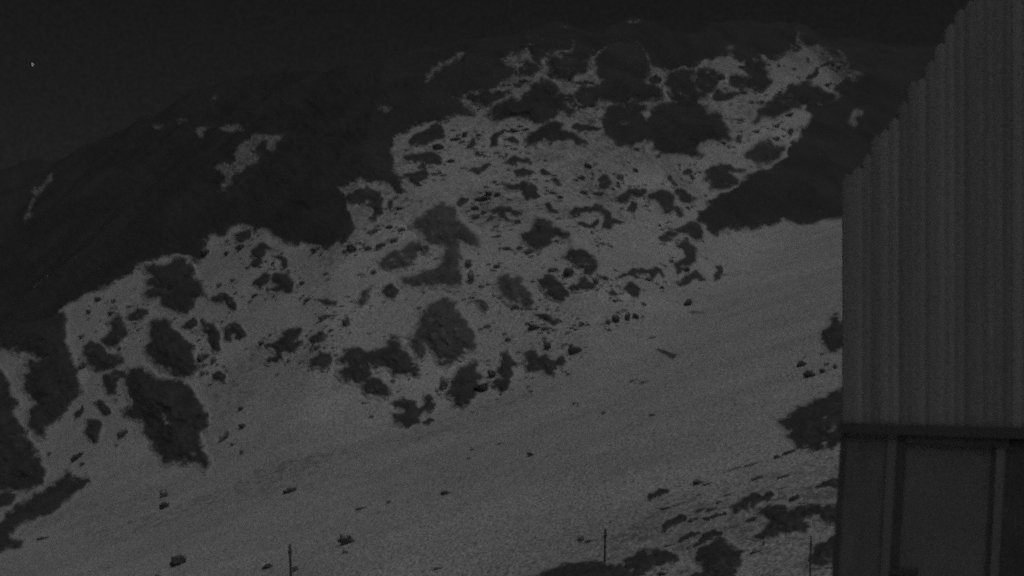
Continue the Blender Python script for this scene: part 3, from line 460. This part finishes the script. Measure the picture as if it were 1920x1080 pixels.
# small rocks: (view, x, y, radius across, radius up, clockwise tilt, tone)
BLOB = [
 ('A', 690, 320, 36, 20, 0, 'p'), ('A', 940, 125, 34, 22, 0, 'd'), ('A', 750, 110, 24, 28, 0, 'p'), ('A', 700, 565, 38, 36, 0, 'p'), ('A', 830, 5, 36, 24, 0, 'd'), ('A', 960, 20, 24, 20, 0, 'p'), ('A', 1165, 265, 24, 12, 0, 'p'), ('A', 1010, 425, 16, 26, 0, 'd'),
 ('B', 890, 45, 38, 34, 0, 'p'), ('B', 850, 130, 20, 12, 0, 'f'), ('B', 555, 220, 44, 22, -35, 'd'), ('B', 600, 268, 20, 18, 0, 'p'), ('B', 360, 195, 22, 15, 0, 'p'), ('B', 1190, 488, 32, 30, 0, 'p'), ('B', 1188, 575, 38, 24, 0, 'd'), ('B', 315, 805, 50, 12, -5, 'p'), ('B', 940, 690, 25, 12, -20, 'f'),
 ('D', 290, 250, 48, 32, 0, 'p'), ('D', 360, 270, 26, 28, 0, 'p'), ('D', 300, 302, 16, 14, 0, 'p'), ('D', 545, 597, 23, 16, 0, 'd'), ('D', 555, 717, 28, 20, 0, 'd'), ('D', 435, 788, 46, 26, -50, 'p'), ('D', 490, 840, 18, 12, 0, 'p'), ('D', 550, 890, 14, 24, 0, 'p'), ('D', 685, 155, 22, 20, 0, 'p'), ('D', 750, 95, 20, 12, 0, 'f'), ('D', 870, 275, 20, 13, 0, 'p'), ('D', 285, 360, 22, 22, 0, 'p'),
 ('C', 860, 288, 46, 26, -8, 'd'), ('C', 740, 340, 25, 24, 0, 'd'), ('C', 790, 565, 20, 20, 0, 'p'), ('C', 680, 605, 25, 25, 0, 'p'), ('C', 1380, 590, 22, 20, 0, 'd'), ('C', 980, 695, 32, 16, -25, 'd'), ('C', 570, 330, 42, 30, 20, 'd'), ('C', 750, 232, 24, 16, 0, 'p'), ('C', 1410, 735, 26, 14, 0, 'f'),
 ('E', 850, 410, 22, 15, 0, 'd'), ('E', 765, 565, 32, 18, 0, 'd'), ('E', 625, 600, 40, 24, -20, 'p'), ('E', 865, 585, 32, 20, -20, 'p'), ('E', 590, 745, 36, 25, 0, 'p'), ('E', 690, 720, 42, 22, -20, 'p'), ('E', 800, 680, 38, 24, -20, 'p'), ('E', 445, 745, 44, 38, 0, 'd'), ('E', 632, 945, 28, 25, 0, 'p'), ('E', 150, 748, 50, 34, 0, 'p'), ('E', 25, 1040, 25, 20, 0, 'd'), ('E', 255, 1000, 28, 14, 0, 'f'), ('E', 520, 965, 22, 12, 0, 'f'), ('E', 1060, 750, 46, 34, 0, 'p'),
 ('H', 1270, 230, 36, 22, 25, 'd'), ('H', 1205, 325, 40, 17, -10, 'p'), ('H', 1235, 455, 36, 18, 15, 'p'), ('H', 505, 475, 30, 20, 0, 'd'), ('H', 430, 468, 32, 24, 0, 'd'), ('H', 370, 508, 48, 24, -10, 'd'), ('H', 980, 455, 38, 14, 15, 'p'), ('H', 1040, 495, 25, 15, 0, 'd'), ('H', 485, 365, 20, 15, 0, 'p'), ('H', 320, 585, 36, 20, 0, 'd'), ('H', 325, 655, 30, 28, 0, 'p'), ('H', 390, 620, 30, 20, 0, 'p'), ('H', 110, 190, 40, 15, -8, 'd'), ('H', 590, 925, 36, 20, 0, 'p'), ('H', 690, 920, 30, 22, 0, 'p'), ('H', 780, 950, 46, 25, 0, 'p'), ('H', 520, 820, 26, 15, 0, 'p'), ('H', 20, 290, 22, 10, -10, 'd'), ('H', 1000, 865, 30, 12, 0, 'd'), ('H', 345, 120, 16, 12, 0, 'p'), ('H', 400, 148, 14, 9, 0, 'p'), ('H', 500, 735, 26, 16, 0, 'f'), ('H', 1345, 460, 50, 20, 0, 'p'), ('H', 535, 145, 20, 14, 0, 'f'),
 ('I', 880, 110, 38, 34, 0, 'd'), ('I', 780, 95, 36, 20, 0, 'p'), ('I', 655, 482, 40, 20, 0, 'd'), ('I', 725, 488, 32, 15, 0, 'p'), ('I', 972, 456, 20, 20, 0, 'p'), ('I', 885, 512, 22, 10, 0, 'f'), ('I', 476, 562, 24, 18, 0, 'p'), ('I', 228, 150, 26, 56, 0, 'p'), ('I', 205, 52, 26, 32, 0, 'p'), ('I', 400, 70, 24, 16, 0, 'p'), ('I', 340, 472, 30, 18, 0, 'f'), ('I', 740, 608, 24, 42, -8, 'd'), ('I', 928, 635, 50, 34, 30, 'd'), ('I', 885, 797, 18, 11, 0, 'p'), ('I', 636, 910, 18, 12, 0, 'f'), ('I', 1130, 150, 22, 14, 0, 'p'), ('I', 1070, 172, 20, 24, 0, 'p'), ('I', 366, 800, 30, 32, 0, 'd'), ('I', 302, 892, 46, 34, -10, 'd'), ('I', 42, 870, 26, 58, 8, 'p'), ('I', 300, 200, 24, 16, 0, 'f'),
 ('F', 170, 270, 46, 24, 0, 'p'), ('F', 320, 300, 22, 40, 0, 'p'), ('F', 62, 150, 30, 15, 0, 'p'), ('F', 492, 940, 16, 10, 0, 'p'), ('F', 980, 578, 42, 24, -20, 'p'), ('F', 125, 470, 30, 24, 0, 'p'),
 ('G', 550, 972, 46, 30, 10, 'd'), ('G', 690, 906, 44, 15, -5, 'd'), ('G', 772, 868, 20, 32, 20, 'd'), ('G', 890, 868, 25, 16, 0, 'p'), ('G', 880, 1016, 20, 17, 0, 'p'), ('G', 1195, 830, 42, 18, 10, 'p'), ('G', 1290, 820, 30, 14, 0, 'p'), ('G', 940, 1046, 16, 10, 0, 'p'), ('G', 345, 960, 36, 14, -15, 'p'),
 ('J', 240, 945, 20, 16, 0, 'd'), ('J', 10, 415, 24, 22, 0, 'd'), ('J', 380, 570, 40, 18, 0, 'd'), ('J', 950, 985, 30, 14, 0, 'p'),
 ('K', 1080, 480, 40, 14, -25, 'd'), ('K', 1165, 345, 30, 16, -25, 'd'), ('K', 790, 705, 38, 12, -20, 'd'), ('K', 700, 785, 34, 16, -15, 'p'), ('K', 690, 880, 44, 16, -10, 'p'), ('K', 540, 825, 36, 12, -10, 'p'), ('K', 720, 330, 14, 20, 0, 'p'), ('K', 570, 605, 36, 14, 0, 'f'), ('K', 420, 735, 50, 10, 0, 'f'), ('K', 440, 345, 28, 14, 0, 'd'), ('K', 720, 530, 26, 8, -10, 'p'), ('K', 300, 915, 30, 14, 0, 'd'),
 ('L', 410, 265, 26, 19, 20, 'd'), ('L', 280, 325, 28, 36, 0, 'p'), ('L', 262, 372, 18, 14, 0, 'p'), ('L', 490, 440, 22, 24, 0, 'p'), ('L', 780, 222, 16, 14, 0, 'p'), ('L', 420, 85, 36, 14, 0, 'p'), ('L', 130, 885, 26, 16, 0, 'f'), ('L', 840, 850, 18, 20, 0, 'd'), ('L', 1000, 480, 26, 14, 0, 'f'),
 ('O', 838, 204, 32, 25, 0, 'd'), ('O', 230, 470, 18, 15, 0, 'd'), ('O', 635, 356, 25, 15, 0, 'd'), ('O', 242, 625, 32, 40, -10, 'd'), ('O', 182, 645, 22, 32, -10, 'p'), ('O', 346, 605, 22, 46, 0, 'd'), ('O', 415, 602, 30, 26, 0, 'd'), ('O', 850, 490, 40, 30, -30, 'd'), ('O', 485, 500, 20, 15, 0, 'p'), ('O', 75, 300, 26, 24, 0, 'd'), ('O', 152, 276, 32, 20, 0, 'p'), ('O', 716, 132, 20, 14, 0, 'p'), ('O', 560, 775, 40, 12, 0, 'f'), ('O', 520, 285, 30, 20, 0, 'p'), ('O', 330, 545, 22, 12, 0, 'f'),
 ('P', 388, 770, 18, 9, 0, 'd'), ('P', 710, 625, 19, 8, 25, 'd'), ('P', 480, 637, 8, 5, 0, 'p'), ('P', 490, 605, 7, 5, 0, 'p'), ('P', 600, 581, 26, 6, 0, 'f'), ('P', 75, 826, 20, 6, -8, 'p'), ('P', 178, 802, 9, 6, 0, 'p'), ('P', 1090, 348, 9, 6, 0, 'p'), ('P', 1142, 350, 20, 7, 0, 'f'), ('P', 986, 467, 10, 6, 0, 'p'), ('P', 1167, 476, 12, 6, 0, 'p'), ('P', 880, 431, 18, 4, 0, 'f'), ('P', 22, 948, 28, 17, 20, 'd'), ('P', 14, 990, 10, 9, 0, 'p'), ('P', 900, 940, 12, 14, 0, 'p'), ('P', 940, 944, 28, 9, 0, 'f'), ('P', 860, 162, 9, 5, 0, 'f'), ('P', 370, 1048, 30, 5, 0, 'f'), ('P', 1250, 812, 40, 8, -12, 'f'),
 ('Q', 666, 1025, 27, 24, 0, 'd'), ('Q', 1002, 1046, 20, 10, -25, 'd'), ('Q', 1086, 761, 23, 10, -10, 'd'), ('Q', 1108, 1054, 14, 13, 0, 'p'), ('Q', 590, 1078, 10, 6, 0, 'p'), ('Q', 160, 938, 24, 6, -10, 'f'),
 ('M', 580, 292, 46, 22, 5, 'd'), ('M', 600, 520, 42, 18, -10, 'p'), ('M', 692, 516, 46, 18, -10, 'p'), ('M', 540, 602, 48, 18, -15, 'p'), ('M', 1390, 428, 52, 22, -30, 'd'), ('M', 1026, 602, 46, 22, -25, 'd'), ('M', 1066, 876, 52, 14, -15, 'p'), ('M', 1136, 800, 9, 38, 10, 'p'), ('M', 1080, 252, 60, 18, -20, 'p'), ('M', 1300, 238, 64, 15, -15, 'p'), ('M', 1250, 76, 32, 18, 0, 'd'), ('M', 1345, 38, 50, 17, -20, 'd'), ('M', 1600, 14, 54, 18, -12, 'd'), ('M', 760, 456, 30, 14, -20, 'p'), ('M', 330, 490, 62, 14, -15, 'f'), ('M', 272, 1062, 54, 16, 0, 'd'), ('M', 855, 382, 60, 13, -10, 'f'), ('M', 660, 300, 46, 8, -12, 'p'), ('M', 870, 180, 80, 7, -20, 'p'), ('M', 1050, 132, 90, 7, -14, 'p'), ('M', 1500, 455, 70, 10, -8, 'f'), ('M', 350, 815, 60, 8, -12, 'f'), ('M', 590, 390, 26, 12, 0, 'f'), ('M', 1300, 330, 50, 10, -15, 'f'),
 ('N', 374, 440, 32, 24, -20, 'd'), ('N', 425, 512, 38, 28, 0, 'd'), ('N', 540, 442, 22, 15, -20, 'p'), ('N', 514, 490, 24, 17, 20, 'd'), ('N', 600, 460, 15, 20, 0, 'p'), ('N', 393, 275, 10, 4, 0, 'd'), ('N', 520, 368, 28, 12, 0, 'f'), ('N', 400, 390, 22, 6, 0, 'f'),
]
NHOLE = [zm(*VIEWS['N'], [(500, 800), (520, 790), (545, 798), (520, 810)]), zm(*VIEWS['N'], [(520, 860), (560, 885), (600, 850), (620, 858), (570, 900), (525, 890)]), zm(*VIEWS['N'], [(500, 975), (520, 950), (540, 965), (530, 990)])]
AHOLE = [zm(*VIEWS['D'], [(10, 640), (40, 635), (45, 660), (20, 665)]), zm(*VIEWS['D'], [(40, 690), (75, 690), (70, 720), (45, 715)]), zm(*VIEWS['D'], [(225, 895), (255, 895), (250, 912), (232, 912)])]
JHOLE = [zm(*VIEWS['J'], [(830, 770), (890, 775), (880, 795), (840, 790)]), zm(*VIEWS['J'], [(1340, 150), (1350, 150), (1345, 160)])]
MATS = {'d': M_ROCK, 'p': M_PALE, 'f': M_FAINT}
ROCKS = []          # (object, centre x, centre y, half width, half height, tone, label, landmark)
for i, (vw, pts, tone, label, short) in enumerate(POLY):
    P = zm(*VIEWS[vw], pts); A = np.array(P)
    w, h = np.ptp(A[:, 0]), np.ptp(A[:, 1])
    low = A[:, 1].mean() > 880 and A[:, 0].mean() > 900          # bare ground on the flat snow: little relief
    holes = NHOLE if short == 'rock mass at the beam' else AHOLE if short == 'large domed outcrop on the left' else JHOLE if short == 'largest summit outcrop' else ()
    small = max(w, h) < 45
    o = outcrop('rock_outcrop' if short else 'rock', P, M_MOUNT if tone == 'd' and A[:, 1].mean() < 262 else MATS[tone], 11 + i * 3, step=2.5 if small else 3.2,
                warp=2.6 if small else 4.2, cap=1.4 if low else 2.6, k=1.0, holes=holes, gritty=1.6 if small else 2.4, grow=11.0 if A[:, 1].mean() < 185 else 9.3, bare={'d': -.03, 'p': .05, 'f': .3}[tone])
    ROCKS.append((o, A[:, 0].mean(), A[:, 1].mean(), w / 2, h / 2, tone, label, short))
for i, (vw, x, y, rx, ry, rot, tone) in enumerate(BLOB):
    ox, oy, s = VIEWS[vw]
    o = boulder('rock', ox + x / s, oy + y / s, rx / s, ry / s, rot, MATS[tone], 5 + i)
    a = abs(math.cos(R(rot))), abs(math.sin(R(rot)))
    ROCKS.append((o, ox + x / s, oy + y / s, rx / s, ry / s, tone, None, None))

# stones too small and too many to tell apart, lying round the rocks
rs = np.random.RandomState(12)
src = [r for r in ROCKS if r[2] < 760 and not (r[2] > 560 and r[1] > 1200)]
wts = np.array([min(40, r[3] + r[4]) for r in src]); wts = wts / wts.sum()
pick = rs.choice(len(src), 1500, p=wts)
ang = rs.rand(1500) * 2 * np.pi; rad = 1.0 + np.abs(rs.randn(1500)) * .45
sxp = np.array([src[i][1] + (src[i][3] * r_ + 4) * math.cos(a_) for i, a_, r_ in zip(pick, ang, rad)])
syp = np.array([src[i][2] + (src[i][4] * r_ + 3) * math.sin(a_) for i, a_, r_ in zip(pick, ang, rad)])
sD, smiss = hit(sxp, syp)
bm = bmesh.new(); bmesh.ops.create_icosphere(bm, subdivisions=1, radius=1.0)
ico = np.array([v.co[:] for v in bm.verts]); itri = np.array([[v.index for v in f.verts] for f in bm.faces]); bm.free()
sv = []; sf = []; sdv = []; k = 0
for x, y, D, ms_ in zip(sxp, syp, sD, smiss):
    if ms_ or y > 800 or x > 1575: continue
    u, v = uv(x, y); r0 = float(D) / F * rs.uniform(1.2, 4.2)
    q = ico * (1 + .3 * rs.randn(len(ico), 1).clip(-1, 1)) * np.array([r0 * rs.uniform(.9, 2.0), r0, r0 * rs.uniform(.5, .9)])
    sv.append(q + np.array([float(u) * D, D, float(v) * D])); sf.append(itri + k); k += len(ico); sdv += [rs.uniform(.1, .62)] * len(ico)
me = mesh('scattered_stones', np.concatenate(sv), np.concatenate(sf))
set_dust_shade(me, np.array(sdv))
tag(link('scattered_stones', me, M_PALE), 'small half buried stones strewn through the snow round the rocks', 'stones', kind='stuff')

# labels: big rocks have their own; every other one is told by its look and by the landmark it lies beside
LAND = [r for r in ROCKS if r[7]] + [(None, 545, 1050, 4, 30, 'd', None, 'left post'), (None, 1135, 1022, 4, 30, 'd', None, 'middle post')]
REST = [r for r in ROCKS if not r[6]]
def side(r, l):
    dx, dy = r[1] - l[1], r[2] - l[2]
    if abs(dx) > abs(dy): return 'right of' if dx > 0 else 'left of'
    return 'below' if dy > 0 else 'above'
def gap(r, l): return math.hypot(max(0, abs(r[1] - l[1]) - l[3] * .6), max(0, abs(r[2] - l[2]) - l[4] * .6))
ORD = ['nearest', 'second nearest', 'third nearest', 'fourth nearest', 'fifth nearest', 'sixth nearest', 'seventh nearest', 'eighth nearest']
for r in REST:
    best = None
    for l in sorted(LAND, key=lambda l: gap(r, l))[:6]:
        sd_ = side(r, l)
        rank = sorted((q for q in REST if side(q, l) == sd_), key=lambda q: gap(q, l)).index(r)
        score = gap(r, l) + rank * 22
        if best is None or score < best[0]: best = (score, l, sd_, rank)
    _, l, sd_, rank = best
    size = max(r[3], r[4])
    word = 'tiny' if size < 5 else 'small' if size < 9 else 'middling' if size < 16 else 'large'
    shape = 'flat' if r[3] > 2 * r[4] else 'upright' if r[4] > 1.4 * r[3] else 'lumpy'
    tone = {'d': 'dark', 'p': 'grey', 'f': 'faint'}[r[5]]
    tag(r[0], '%s %s %s rock %s %s the %s' % (word, tone, shape, ORD[min(rank, 7)], sd_, l[7]), 'rock', 'rocks strewn over the snow slope')
for r in ROCKS:
    if r[6]: tag(r[0], r[6], 'rock', 'large outcrops on the snow slope')

# ---------------------------------------------------------------- building at the right
WY0 = 12.0                                               # depth of its far left corner
p0 = np.array([.2325 * WY0, WY0]); p1 = np.array([.36 * 11.68, 11.68])
wd = (p1 - p0) / np.linalg.norm(p1 - p0); wnrm = np.array([wd[1], -wd[0]])      # along the wall; out of the wall, to the camera
def on_wall(x, y, out=0.0):
    """wall coordinates (along, z) of a photograph pixel on the plane OUT in front of the wall"""
    u, v = uv(x, y); o = p0 + wnrm * out
    t = (u * o[1] - o[0]) / (wd[0] - u * wd[1])
    Y = o[1] + t * wd[1]
    return float(t), float(v * Y)
def wp(t, out, z): q = p0 + wd * t + wnrm * out; return (q[0], q[1], z)
bld = bpy.data.objects.new('building', None); COL.objects.link(bld)
ORG = (p0[0], p0[1], -14 + .32 * p0[0] + .06 * p0[1]); bld.location = ORG
tag(bld, 'ribbed clad building with a stepped sloping top and dark beam at the right', 'building')
def bpart(name, verts, faces, mat, smooth=False):
    me = mesh(name, [(a - ORG[0], b - ORG[1], c - ORG[2]) for a, b, c in verts], faces, smooth)
    return link(name, me, mat, bld)
def prism(name, quad_t, o0, o1, mat):
    """four (along, z) corners, pushed from OUT o0 to o1"""
    v = [wp(t, o0, z) for t, z in quad_t] + [wp(t, o1, z) for t, z in quad_t]
    f = [(0, 1, 2, 3), (7, 6, 5, 4)] + [(i, i + 4, (i + 1) % 4 + 4, (i + 1) % 4) for i in range(4)]
    return bpart(name, v, f, mat)
TOPS = [(1580, 326), (1599, 312), (1617, 288), (1634, 258), (1650, 244), (1667, 222), (1685, 190), (1703, 152), (1718, 150), (1735, 116), (1753, 82), (1772, 46), (1790, 22), (1808, 2), (1826, -24), (1844, -48), (1862, -74), (1880, -98), (1898, -122), (1916, -146), (1934, -170), (1952, -194), (1970, -218), (1990, -240)]
rnd = random.Random(4)
for i in range(len(TOPS) - 1):
    xa, ytop = TOPS[i]; xb = TOPS[i + 1][0]
    t0, zt = on_wall(xa, ytop); t1, _ = on_wall(xb, ytop)
    _, zb = on_wall((xa + xb) / 2, 795 + 8 * (xa - 1580) / 340)
    zt += rnd.uniform(-.01, .01); n = 10; dep = .005 + rnd.uniform(-.003, .004); off = rnd.uniform(-.002, .002)
    tw = rnd.uniform(-.005, .005)
    v = []; f = []
    for k in range(n + 1):
        a = k / n; t = t0 + (t1 - t0) * (a * .996 + .002)
        prof = off + tw * (a - .5) + dep * (.5 - .5 * math.cos(2 * math.pi * a)) ** .8
        slope = (a - .25) * (zt - zb) * .012                      # cut top follows the rake
        tip = zt + slope - abs(a - .55) * .07
        v += [wp(t, prof, zb - .05), wp(t, prof, tip), wp(t, -.06, tip), wp(t, -.06, zb - .05)]
    for k in range(n):
        b = 4 * k
        for j in range(4): f.append((b + j, b + (j + 1) % 4, b + 4 + (j + 1) % 4, b + 4 + j))
    f += [(3, 2, 1, 0), (4 * n, 4 * n + 1, 4 * n + 2, 4 * n + 3)]
    m = M_CLAD[[0, 1, 0, 2, 1, 0, 2][i % 7] if i % 5 else rnd.randrange(3)]
    bpart('cladding_board', v, f, m)
# core of the building behind the boards, and the roof edge that follows its slope
ts = [on_wall(x, y) for x, y in TOPS]
zbeam = on_wall(1580, 795)[1]
core = [(0.03, ORG[2] - 1.5), (ts[-1][0], ORG[2] - 1.5), (ts[-1][0], ts[-1][1] - .08), (0.03, ts[0][1] - .12)]
prism('wall_core', core, -.065, -6.0, M_TRIM)
# dark beam across the wall, lintel, and the recessed lower wall
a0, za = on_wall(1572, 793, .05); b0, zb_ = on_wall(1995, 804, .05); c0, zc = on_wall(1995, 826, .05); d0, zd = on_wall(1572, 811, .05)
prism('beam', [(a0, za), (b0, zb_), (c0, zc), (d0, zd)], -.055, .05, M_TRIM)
LOWZ = ORG[2] - 1.5
def leg(name, xt0, xt1, yt0, yt1, xb0, xb1, mat, out0, out1):
    """an upright piece seen between the beam and the bottom of the photo, going on straight down to the ground"""
    A = on_wall(xt0, yt0, out1); B = on_wall(xt1, yt1, out1); Cc = on_wall(xb1, 1080, out1); D = on_wall(xb0, 1080, out1)
    v = []
    for out in (out1, out0):
        v += [wp(A[0], out, A[1]), wp(B[0], out, B[1]), wp(Cc[0], out, Cc[1]), wp(D[0], out, D[1]), wp(Cc[0], out, LOWZ), wp(D[0], out, LOWZ)]
    f = [(0, 3, 2, 1), (3, 5, 4, 2), (6, 7, 8, 9), (9, 8, 10, 11), (0, 1, 7, 6), (1, 2, 8, 7), (2, 4, 10, 8), (4, 5, 11, 10), (5, 3, 9, 11), (3, 0, 6, 9)]
    return bpart(name, v, f, mat)
leg('corner_post', 1577, 1588, 808, 808, 1560, 1572, M_TRIM, -.055, .012)
leg('wall_panel', 1588, 1665, 808, 812, 1572, 1650, M_PANEL, -.055, -.004)
leg('batten', 1665, 1682, 812, 813, 1650, 1667, M_STRIP, -.055, .016)
leg('door_jamb', 1682, 1700, 813, 815, 1667, 1684, M_TRIM, -.055, .006)
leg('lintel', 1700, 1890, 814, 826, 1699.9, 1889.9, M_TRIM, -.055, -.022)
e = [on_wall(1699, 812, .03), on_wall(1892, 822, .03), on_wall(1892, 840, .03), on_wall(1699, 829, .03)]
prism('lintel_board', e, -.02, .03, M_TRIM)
leg('door', 1700, 1861, 827, 836, 1684, 1848, M_DOOR, -.02, -.008)
leg('door_jamb', 1861, 1869, 836, 836, 1848, 1856, M_TRIM, -.05, .006)
leg('batten', 1869, 1886, 836, 838, 1856, 1872, M_STRIP, -.05, .016)
leg('dark_panel', 1886, 1995, 826, 830, 1872, 1985, M_TRIM, -.05, -.002)
g = [on_wall(1667, 1067, .02), on_wall(1722, 1068, .02), on_wall(1722, 1078, .02), on_wall(1667, 1077, .02)]
prism('door_rail', g, -.007, .02, M_TRIM)

# ---------------------------------------------------------------- fence posts standing in the snow
def post(x, ytop, ybase, width, lean, label):
    D, _ = hit(np.array([x]), np.array([ybase])); D = float(D[0]); u, v = uv(x, ybase); u2, v2 = uv(x + lean, ytop)
    H = float(v2 - v) * D; w = width * D / F / 2
    bm = bmesh.new(); n = 7; rings = [(-.5, 1.1), (0, 1.08), (.3 * H, 1.0), (.62 * H, .96), (.74 * H, .94), (.76 * H, 1.5), (.82 * H, 1.55), (.84 * H, .94), (.95 * H, .9), (H, .35)]
    rr = random.Random(int(x)); vs = []
    for z, k in rings:
        dx = float(u2 - u) * D * (z / H)
        vs.append([bm.verts.new((dx + w * k * math.cos(2 * math.pi * j / n) * rr.uniform(.9, 1.1), w * k * math.sin(2 * math.pi * j / n), z)) for j in range(n)])
    for a, b in zip(vs, vs[1:]):
        for j in range(n): bm.faces.new((a[j], a[(j + 1) % n], b[(j + 1) % n], b[j]))
    bm.faces.new(vs[-1]); bm.faces.new(vs[0][::-1])
    me = bpy.data.meshes.new('fence_post'); bm.to_mesh(me); bm.free()
    o = link('fence_post', me, M_POST); o.location = (float(u) * D, D, float(v) * D)
    tag(o, label, 'post', 'thin posts standing in the snow')
post(546, 1020, 1090, 5.2, -3, 'thin dark post by a small grey rock, leftmost of the three posts')
post(1134, 990, 1057, 4.2, 1, 'thin dark post standing above the low rock back, middle of the three posts')
post(1518, 1003, 1096, 3.6, 3, 'thin faint post beside the dark rock near the building')

# ---------------------------------------------------------------- the one star
bm = bmesh.new(); bmesh.ops.create_icosphere(bm, subdivisions=2, radius=1.0)
me = bpy.data.meshes.new('star'); bm.to_mesh(me); bm.free()
ms = bpy.data.materials.new('starlight'); ms.use_nodes = True
ms.node_tree.nodes.clear(); em = ms.node_tree.nodes.new('ShaderNodeEmission'); mo = ms.node_tree.nodes.new('ShaderNodeOutputMaterial')
em.inputs['Strength'].default_value = 4.0; ms.node_tree.links.new(em.outputs[0], mo.inputs['Surface'])
o = link('star', me, ms); u, v = uv(61, 121); o.location = (float(u) * 4000, 4000, float(v) * 4000); o.scale = (2.2, 2.2, 2.2)
tag(o, 'single faint star in the black sky at upper left', 'star')
